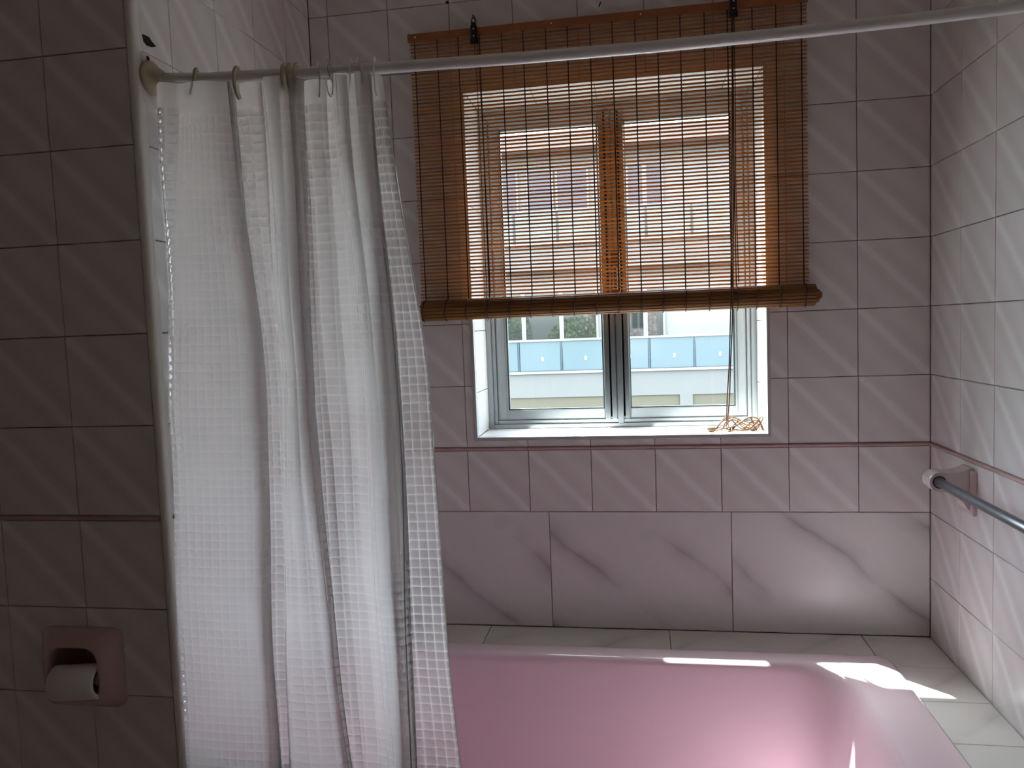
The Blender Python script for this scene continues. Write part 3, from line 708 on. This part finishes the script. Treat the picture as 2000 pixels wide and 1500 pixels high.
# rolled-up bottom: slats wound in a spiral
RC = Vector((0, -.028, .333)); roll = None
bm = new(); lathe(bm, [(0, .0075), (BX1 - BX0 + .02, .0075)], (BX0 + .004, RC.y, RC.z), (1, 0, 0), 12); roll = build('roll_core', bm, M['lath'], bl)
def rslat():
    b_ = new(); h = (BX1 - BX0 + .006) / 2; pr = [(-.0036, -.0007), (-.0022, .0009), (.0022, .0009), (.0036, -.0007)]
    A = [b_.verts.new((-h, y, z)) for y, z in pr]; B = [b_.verts.new((h, y, z)) for y, z in pr]
    for i in range(4): b_.faces.new((A[i], A[(i + 1) % 4], B[(i + 1) % 4], B[i]))
    b_.faces.new(A); b_.faces.new(B[::-1]); bmesh.ops.recalc_face_normals(b_, faces=b_.faces)
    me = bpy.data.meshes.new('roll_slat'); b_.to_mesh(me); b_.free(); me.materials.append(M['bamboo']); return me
RSM = rslat(); ang = math.radians(90); rr = .0238; k = 0
while rr > .0095:
    o = bpy.data.objects.new('roll_slat', RSM); COL.objects.link(o); o.parent = roll
    q = RC + Vector((0, math.cos(ang) * rr, math.sin(ang) * rr))
    o.location = Vector(((BX0 + BX1) / 2 + .006 + (.0238 - rr) * .7 + random.uniform(-.003, .003), q.y, q.z)) - origin(bl); o.rotation_euler = (ang - math.pi / 2, 0, 0)
    ang += .0081 / rr; rr -= .0081 * .0034 / (2 * math.pi * rr); k += 1
# warp threads and loops around the roll
for i, x in enumerate((-1.130, -1.077, -1.027, -.975, -.924, -.875, -.823, -.772, -.722, -.671, -.622, -.573, -.522, -.471, -.422, -.370, -.320, -.267)):
    bm = new(); x += random.uniform(-.001, .001)
    pts = [(x, BY - .0019, .9645), (x, BY - .0019, .75), (x + random.uniform(-.001, .001), BY - .0019, .55), (x, BY - .0019, .36)]
    for j in range(9):
        a = math.radians(100 + 19 * j); pts.append((x + (-.002 if j > 3 else 0), RC.y + math.cos(a) * .0254, RC.z + math.sin(a) * .0254))
    tube(bm, pts, .00140, 5); build('warp_thread', bm, M['thread'], bl)
# pulleys hung on hooks, lift cords, pull cord
def pulley(x, zt):
    bm = new(); box(bm, x - .0075, x + .0075, -.040, -.028, zt - .040, zt - .004, bev=.002); box(bm, x - .0095, x + .0095, -.038, -.029, zt - .044, zt - .030, bev=.002); box(bm, x - .006, x + .006, -.038, -.029, zt - .006, zt + .004, bev=.002)
    p = build('pulley', bm, M['black'], bl)
    for dz in (-.0125, -.028):
        bm = new(); lathe(bm, [(0, .0021), (.001, .0018), (.0016, .0006)], (x, -.040, zt + dz), (0, -1, 0), 10); build('rivet', bm, M['tack'], p, smooth=True)
    bm = new(); pts = [(x - .004, -.034, zt + .002), (x - .0045, -.034, zt + .009), (x - .001, -.033, zt + .016), (x - .002, -.030, zt + .022), (x, -.018, zt + .021), (x, .004, zt + .020)]
    tube(bm, pts, .0012, 6); tube(bm, [(x + .004, -.034, zt + .002), (x + .0035, -.034, zt + .010), (x, -.033, zt + .016)], .0012, 6)
    build('screw_hook', bm, M['black'], p, smooth=True)
pulley(-.985, .983); pulley(-.410, .985)
def cord(name, pts, r, material):
    bm = new(); tube(bm, pts, r, 6); return build(name, bm, material, bl, smooth=True)
yf = BY - .005
def loop_under(x, s=0.0):
    return [(x + s, RC.y + math.cos(math.radians(100 + 20 * j)) * .0268, RC.z + math.sin(math.radians(100 + 20 * j)) * .0268) for j in range(10)]
cord('lift_cord', [(-.985, -.034, .94), (-.984, yf - .002, .85), (-.983, yf, .60), (-.981, yf, .37)] + loop_under(-.981), .0009, M['dcord'])
cord('lift_cord', [(-.979, -.034, .94), (-.977, yf - .002, .85), (-.974, yf, .60), (-.9725, yf, .37)], .0009, M['dcord'])
cord('lift_cord', [(-.413, -.035, .94), (-.4125, yf - .002, .80), (-.413, yf, .60), (-.412, yf, .37)] + loop_under(-.412), .0012, M['dcord'])
cord('lift_cord', [(-.409, -.035, .94), (-.408, yf - .002, .80), (-.410, yf, .60), (-.407, yf, .37)], .0011, M['dcord'])
# doubled pull cord falling to the sill
cord('pull_cord', [(-.4145, -.040, .94), (-.4155, -.038, .80), (-.420, -.043, .60), (-.4265, -.054, .40), (-.4285, -.060, .33), (-.4310, -.054, .26), (-.4325, -.042, .19), (-.4350, -.010, .11), (-.4345, .018, .055), (-.4335, .030, .034), (-.425, .034, .0285), (-.41, .036, .028)], .0015, M['cord'])
cord('pull_cord', [(-.4125, -.041, .94), (-.4135, -.039, .80), (-.416, -.044, .60), (-.4225, -.055, .40), (-.4250, -.061, .33), (-.4270, -.055, .26), (-.4300, -.044, .19), (-.4300, -.012, .11), (-.4320, .016, .055), (-.430, .026, .036), (-.42, .040, .030), (-.40, .042, .028)], .0015, M['cord'])
# tangle on the sill
rnd = random.Random(4)
cz = WZ0 + .0018
tang = [
    [(-.468, .046), (-.450, .030), (-.425, .036), (-.400, .050), (-.385, .040), (-.372, .048)],
    [(-.460, .040), (-.440, .052), (-.410, .030), (-.385, .026), (-.362, .030), (-.350, .022)],
    [(-.440, .060), (-.415, .055), (-.395, .036), (-.375, .052), (-.360, .058), (-.372, .066), (-.392, .060)],
    [(-.430, .030), (-.405, .022), (-.380, .020), (-.360, .017), (-.352, .026), (-.366, .036)],
    [(-.445, .035), (-.428, .045), (-.408, .066), (-.388, .076), (-.370, .064), (-.365, .044)],
    [(-.420, .048), (-.402, .028), (-.386, .054), (-.378, .034), (-.364, .052)],
    [(-.455, .050), (-.430, .062), (-.398, .046), (-.380, .022), (-.360, .040), (-.352, .034)],
    [(-.425, .026), (-.405, .058), (-.372, .060), (-.358, .036), (-.380, .028), (-.402, .040)],
    [(-.462, .036), (-.435, .024), (-.412, .044), (-.392, .068), (-.362, .070), (-.356, .050)]]
for i, pl in enumerate(tang):
    P = []
    for t in range(31):
        q = catmull([list(p) + [cz + (rnd.uniform(.001, .019) if 0 < j < len(pl) - 1 else .001)] for j, p in enumerate(pl)], t / 30) if False else None
    zz = [cz + (rnd.uniform(0, .034) if 0 < j < len(pl) - 1 else .0) for j in range(len(pl))]
    CPp = [[p[0], p[1], z] for p, z in zip(pl, zz)]
    P = [catmull(CPp, t / 30) for t in range(31)]
    P = [(p[0], p[1], max(p[2], cz)) for p in P]
    cord('pull_cord', P, .0016, M['cord'])
for c, ax in (((-.467, .034, WZ0 + .0066), (1, -.25, 0)), ((-.371, .040, WZ0 + .0066), (.8, .5, .1))):
    bm = new(); lathe(bm, [(-.010, .003), (-.009, .0055), (-.003, .0066), (.004, .006), (.009, .0045), (.010, .002)], c, ax, 14); build('cord_knob', bm, M['wood'], bl, smooth=True)

# ------------------------------------------------------------------ toilet paper holder and roll
th_ = thing('toilet_paper_holder', (-1.571, YN, -.26), 'pink glazed ceramic toilet paper holder recessed in the dark near wall', 'paper holder')
def hring(ix, iz, y, r, dz=0.0, sx=0): return [(x, y, z) for x, z in rrect(-1.645 + ix, -1.497 - ix, -.326 + iz + dz, -.190 - iz, r, 8)]
bm = new()
R0 = [hring(0, 0, YN + .002, .018), hring(0, 0, YN - .008, .018), hring(.003, .003, YN - .013, .019), hring(.009, .008, YN - .020, .021), hring(.016, .014, YN - .029, .023), hring(.022, .019, YN - .034, .024), hring(.0275, .024, YN - .0345, .024),
      hring(.031, .027, YN - .028, .026), hring(.030, .026, YN - .010, .026), hring(.028, .024, YN + .030, .028), hring(.034, .030, YN + .048, .030), hring(.045, .045, YN + .052, .02)]
loft(bm, R0, cap1=True); bmesh.ops.recalc_face_normals(bm, faces=bm.faces)
for f in bm.faces: f.normal_flip() if False else None
build('holder_body', bm, M['pink_cer'], th_, smooth=True, sub=1)
bm = new(); tube(bm, [(-1.614, YN - .0345, -.2755), (-1.522, YN - .0235, -.2725)], .007, 14); build('spindle', bm, M['steel'], th_, smooth=True)
for x, z in ((-1.6165, -.274), (-1.5265, -.270)):
    bm = new(); lathe(bm, [(0, .012), (.004, .012), (.008, .008)], (x, YN - (.030 if x < -1.57 else .022), z), (1 if x < -1.57 else -1, 0, 0), 16); build('spindle_boss', bm, M['pink_cer'], th_, smooth=True)
tr_ = thing('toilet_roll', (-1.571, YN - .034, -.300), 'nearly finished white toilet paper roll on the pink holder', 'toilet roll')
c0 = Vector((-1.603, YN - .0335, -.2752)); axv = Vector((.99, .12, .03)).normalized(); Lr = .077
bm = new()
lathe(bm, [(0, .0215), (0, .027), (.001, .0285), (Lr - .001, .0285), (Lr, .027), (Lr, .0215)], c0, axv, 40, caps=False); build('paper', bm, M['paper'], tr_, smooth=True)
bm = new()
lathe(bm, [(.001, .0200), (.0005, .0214), (Lr - .0005, .0214), (Lr - .001, .0200), (.001, .0200)], c0, axv, 32, caps=False); build('card_core', bm, M['card'], tr_, smooth=True)

# ------------------------------------------------------------------ towel rail on the right wall
tr2 = thing('towel_rail', (0, -.55, -.06), 'grey steel towel rail on pale pink ceramic brackets, low on the tiled wall', 'towel rail')
def bracket(yc, flip=1):
    bm = new(); prof = []
    for x, z in ((0, -.016), (-.008, -.016), (-.014, -.020), (-.030, -.0245), (-.050, -.0250)): prof.append((x, z))
    for i in range(9):
        a = math.radians(90 + 22.5 * i); prof.append((-.062 + .0195 * math.cos(a), -.0435 + .0195 * math.sin(a)))
    for x, z in ((-.050, -.064), (-.032, -.073), (-.018, -.086), (-.010, -.098), (0, -.100)): prof.append((x, z))
    h = .020
    loft(bm, [[(x * .98, yc + h, z) for x, z in prof], [(x, yc + h - .003, z) for x, z in prof], [(x, yc - h + .003, z) for x, z in prof], [(x * .98, yc - h, z) for x, z in prof]], True, True)
    box(bm, -.008, .0, yc - .034, yc + .034, -.108, -.020, bev=.003)
    bmesh.ops.recalc_face_normals(bm, faces=bm.faces)
    b_ = build('bracket', bm, M['pale_cer'], tr2)
    b_['label'] = 'pale pink ceramic bracket'
    bm = new(); lathe(bm, [(0, .0125), (.0012, .0125), (.0012, .0105), (-.004, .0100)], (-.062, yc - h * flip, -.0435), (0, -flip, 0), 20, caps=False); build('socket_ring', bm, M['gasket'], b_, smooth=True)
bracket(-.208); bracket(-.90, -1)
bm = new(); tube(bm, [(-.062, -.215, -.0435), (-.062, -.895, -.0435)], .0088, 18); build('bar', bm, M['steel'], tr2, smooth=True)

# ------------------------------------------------------------------ outside: apartment building across the street
bld = thing('apartment_building', (-.6, 17.2, -4.5), 'white apartment building across the street with glass balconies, seen through the window', 'building')
FY = 16.5; BYF = 16.0
def bpart(name, boxes, material, parent=bld, bev=0):
    bm = new()
    for b_ in boxes: box(bm, *b_, bev=bev)
    return build(name, bm, material, parent)
GZ = -4.5; X0B, X1B = -11, 10
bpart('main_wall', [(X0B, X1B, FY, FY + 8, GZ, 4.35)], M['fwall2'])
bpart('roof_slab', [(X0B - .5, X1B + .5, FY - .70, FY + 8.3, 4.30, 4.55), (X0B - .5, X1B + .5, FY - .77, FY - .65, 4.28, 4.62)], M['roof'])
for zb in (-.745, 2.20):
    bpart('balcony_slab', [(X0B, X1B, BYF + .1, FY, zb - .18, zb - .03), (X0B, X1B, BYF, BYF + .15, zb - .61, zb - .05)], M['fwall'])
    bpart('soffit', [(X0B, X1B, BYF + .16, FY - .01, zb - .22, zb - .185)], M['fsoff'])
    bpart('ledge_moulding', [(X0B, X1B, BYF - .06, BYF + .18, zb - .055, zb)], M['fframe'])
    for i in range(-7, 9):
        xa = -3.446 + 1.003 * (i + 0); 
        g = bpart('balustrade_pane', [(xa + .03, xa + .975, BYF + .03, BYF + .045, zb + .01, zb + .695)], M['fglass'])
        bpart('balustrade_post', [(xa - .018, xa + .018, BYF + .02, BYF + .06, zb, zb + .70)], M['fpost'])
        if -2 <= i <= 4:
            bpart('sticker', [(xa + .53, xa + .59, BYF + .022, BYF + .03, zb + .24, zb + .33)], M['sticker'], g)
    bpart('handrail', [(X0B, X1B, BYF, BYF + .07, zb + .695, zb + .745)], M['fframe'])
def fwin(x0, x1, z0, z1):
    w = bpart('window_frame', ring_boxes(x0, x1, z0, z1, .05, FY - .07, FY + .01), M['fframe'])
    bpart('window_pane', [(x0 + .05, x1 - .05, FY - .03, FY - .02, z0 + .05, z1 - .05)], M['fpane' if z0 > 1 else 'fpane2'], w)
for x0_, x1_ in ((-4.45, -3.36), (-3.36, -2.458), (-2.458, -1.593), (-.93, -.50), (-.50, -.05), (-6.5, -5.6), (3.0, 4.0), (4.0, 5.0)): fwin(x0_, x1_, -.55, 1.15)
for x0_, x1_ in ((-4.4, -3.38), (-3.18, -2.55), (-2.50, -1.72), (-.87, -.45), (-.45, -.03), (-6.5, -5.6), (3.0, 4.0), (4.0, 5.0)): fwin(x0_, x1_, 2.75, 3.95)
bpart('garage_front', [(X0B, X1B, BYF + .04, BYF + .12, GZ, -1.36)], M['gar'])
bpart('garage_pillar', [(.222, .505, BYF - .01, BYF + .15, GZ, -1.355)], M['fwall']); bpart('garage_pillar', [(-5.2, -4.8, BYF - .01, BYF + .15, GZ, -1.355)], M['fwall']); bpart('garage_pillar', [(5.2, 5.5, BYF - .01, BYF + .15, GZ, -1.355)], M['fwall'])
bm = new(); box(bm, -40, 40, .6, 60, GZ - .2, GZ); struct(build('ground', bm, M['ground'], base=(0, 20, GZ)))
# trees on our side of the street, mirrored in the panes opposite
def tree(x, y, h, r, seed, label):
    rn = random.Random(seed); t = thing('street_tree', (x, y, GZ), label, 'tree', 'street trees on the near pavement')
    bm = new(); tube(bm, [(x, y, GZ), (x + .05, y, GZ + h * .3), (x, y + .05, GZ + h * .62), (x + .1, y, GZ + h * .85)], [.16, .12, .09, .04], 8); build('trunk', bm, M['bark'], t, smooth=True)
    bm = new()
    for k in range(3200):
        d = Vector((rn.gauss(0, 1), rn.gauss(0, 1), rn.gauss(0, .8))).normalized() * r * (rn.random() ** .35)
        c = Vector((x, y, GZ + h * .75)) + d; a = Vector((rn.gauss(0, 1), rn.gauss(0, 1), rn.gauss(0, 1))).normalized(); b_ = a.orthogonal().normalized(); s = rn.uniform(.05, .095)
        v = [bm.verts.new(c + a * s), bm.verts.new(c + b_ * s * .5), bm.verts.new(c - a * s), bm.verts.new(c - b_ * s * .5)]; bm.faces.new(v)
    o = build('foliage', bm, M['leaf'], t); o['kind'] = 'stuff'
tree(-6.4, 3.8, 6.0, 1.5, 1, 'tall leafy street tree mirrored in the first panes opposite')
tree(-3.1, 4.6, 5.4, 1.15, 2, 'smaller leafy street tree beside the tall one, mirrored in the panes opposite')

# ------------------------------------------------------------------ set everything on the floor level
for o in list(sc.objects):
    if o.parent is None and o.type in {'MESH', 'EMPTY'}:
        o.location.z += ZO
